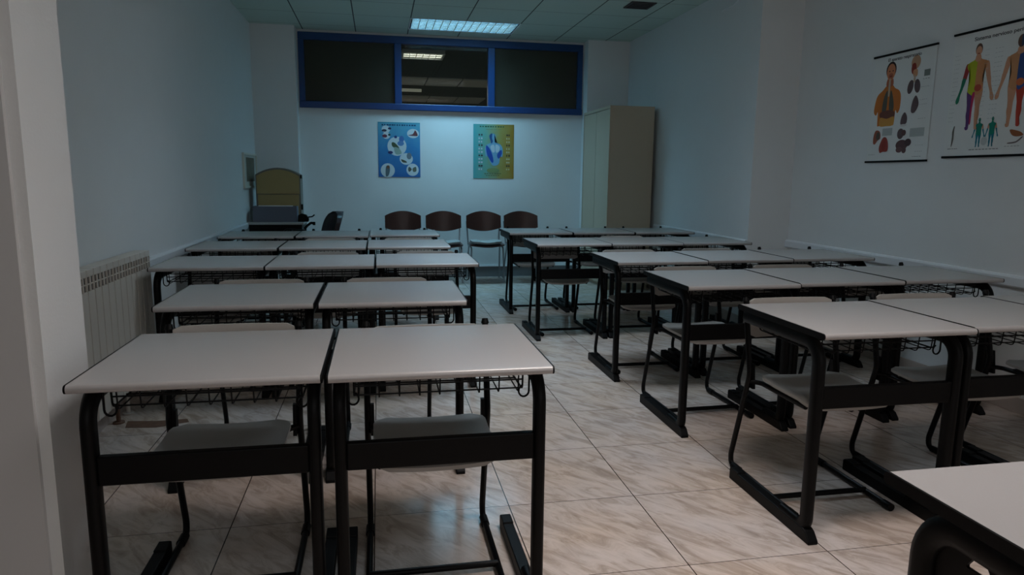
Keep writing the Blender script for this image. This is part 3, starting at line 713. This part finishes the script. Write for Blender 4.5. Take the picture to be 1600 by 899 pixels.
P.poly([(.455,.585),(.52,.60),(.54,.62),(.50,.625),(.47,.615)], (150, 90, 50)); P.limb([(.45,.66,.003),(.50,.655,.004),(.535,.63,.004)], (110, 100, 100)); P.dashes(.43,.53,.675,5,(150,150,150))
P.dashes(.19,.40,.685,9,(120,120,120),.004); P.ell(.29,.64,.022,.025,(196,200,200))
for i in range(16):
    for x0, x1 in ((.30, .36), (.02, .06), (.56, .62), (.235, .265)): P.dashes(x0, x1, .12 + i * .026 + random.random() * .006, 3, (176, 178, 180), .002)
P.done(p2)

# poster 3 : blue sheet with round vignettes (back wall)
def grad_mat(name, stops, axis, length):
    m = bpy.data.materials.new(name); m.use_nodes = True; nt = m.node_tree; b = nt.nodes['Principled BSDF']
    tc = nt.nodes.new('ShaderNodeTexCoord'); sp = nt.nodes.new('ShaderNodeSeparateXYZ'); nt.links.new(tc.outputs['Object'], sp.inputs[0])
    n = nt.nodes.new('ShaderNodeTexNoise'); n.inputs['Scale'].default_value = 9; nt.links.new(tc.outputs['Object'], n.inputs['Vector'])
    v = math_node(nt, 'DIVIDE', sp.outputs[axis], length)
    v = math_node(nt, 'ADD', v, math_node(nt, 'MULTIPLY', math_node(nt, 'SUBTRACT', n.outputs['Fac'], .5), .35))
    r = nt.nodes.new('ShaderNodeValToRGB'); cr = r.color_ramp; nt.links.new(v, r.inputs[0])
    cr.elements[0].position, cr.elements[0].color = stops[0][0], s2l(stops[0][1]); cr.elements[1].position, cr.elements[1].color = stops[-1][0], s2l(stops[-1][1])
    for p_, c_ in stops[1:-1]: cr.elements.new(p_).color = s2l(c_)
    nt.links.new(r.outputs[0], b.inputs['Base Color']); b.inputs['Roughness'].default_value = .6; return m
p3 = poster(.505, .655, (.008, BY - .004, 1.903), 0, 'blue poster with round white vignettes, left one on the back wall', grad_mat('printed_blue', ((0, (90, 165, 190)), (.45, (50, 130, 185)), (1, (30, 98, 166))), 2, -.655))
P = Print(); P.rect(0, 0, .505, .012, (60, 150, 170)); P.dashes(.045, .46, .024, 14, (20, 74, 110), .018); W_ = (205, 212, 216)
P.ell(.095,.085,.05,.045,W_); P.ell(.10,.16,.045,.04,W_); P.ell(.42,.13,.072,.055,W_); P.ell(.225,.285,.115,.115,W_)
P.ell(.335,.435,.08,.07,W_); P.ell(.41,.565,.075,.075,W_); P.ell(.11,.575,.085,.085,W_)
P.ell(.075,.10,.03,.015,(60,60,80)); P.ell(.14,.075,.02,.014,(40,50,90)); P.ell(.08,.165,.03,.02,(110,50,70)); P.ell(.135,.15,.015,.014,(30,70,70))
P.poly([(.36,.15),(.42,.135),(.445,.09),(.475,.14),(.46,.16)], (110, 54, 60)); P.ell(.21,.175,.018,.016,(30,60,120)); P.ell(.28,.20,.03,.04,(70,110,170)); P.ell(.27,.25,.04,.03,(90,130,180))
P.poly([(.165,.24),(.20,.245),(.25,.30),(.25,.34),(.20,.31),(.165,.28)], (70, 84, 60)); P.poly([(.19,.30),(.25,.31),(.28,.37),(.21,.38)], (150,170,160)); P.ell(.145,.36,.03,.018,(50,50,100))
P.poly([(.275,.44),(.33,.46),(.34,.48),(.29,.475)], (80,80,60)); P.ell(.37,.40,.03,.04,(110,120,130)); P.poly([(.37,.53),(.40,.56),(.37,.59),(.355,.56)], (84,88,80)); P.poly([(.41,.55),(.45,.53),(.455,.58),(.42,.59)], (100,104,90))
P.poly([(.09,.53),(.13,.52),(.135,.58),(.115,.64),(.085,.64)], (90, 104, 110)); P.ell(.115,.535,.018,.02,(120,80,60))
P.done(p3)
# poster 4 : teal to ochre sheet with a blue torso (back wall)
p4 = poster(.512, .665, (1.168, BY - .004, 1.908), 0, 'teal and ochre anatomy poster with a blue torso, right one on the back wall', grad_mat('printed_teal_ochre', ((0, (70, 160, 165)), (.35, (110, 160, 140)), (.62, (150, 146, 80)), (1, (156, 120, 36))), 0, .512))
P = Print(); P.dashes(.08, .40, .022, 10, (30, 84, 60), .014); P.dashes(.16, .36, .06, 8, (110, 120, 90), .006)
for i in range(11):
    P.dashes(.065, .125, .12 + i * .042, 2, (190, 190, 200) if i % 3 else (60, 60, 66), .02); P.dashes(.415, .47, .12 + i * .042, 2, (190, 180, 140) if i % 3 else (70, 60, 40), .02)
P.poly([(.235,.12),(.27,.12),(.285,.17),(.27,.215),(.34,.245),(.37,.30),(.365,.40),(.335,.38),(.33,.46),(.30,.50),(.24,.50),(.20,.43),(.185,.37),(.16,.40),(.145,.30),(.17,.25),(.225,.22),(.215,.17)], (110, 160, 190))
P.poly([(.20,.14),(.235,.11),(.235,.17),(.245,.21),(.225,.235),(.215,.2)], (30, 80, 130)); P.poly([(.16,.26),(.20,.29),(.235,.36),(.255,.45),(.235,.47),(.20,.42),(.17,.36)], (20, 70, 160))
P.poly([(.30,.37),(.35,.31),(.36,.36),(.32,.42)], (30, 76, 160)); P.poly([(.215,.27),(.26,.25),(.27,.33),(.24,.34)], (180, 195, 205)); P.poly([(.28,.25),(.33,.27),(.32,.33),(.285,.34)], (180, 195, 205))
P.ell(.25,.565,.08,.03,(120,140,90)); P.dashes(.14,.36,.60,7,(90,100,60),.008); P.dashes(.16,.34,.625,6,(80,90,60),.006)
P.done(p4)
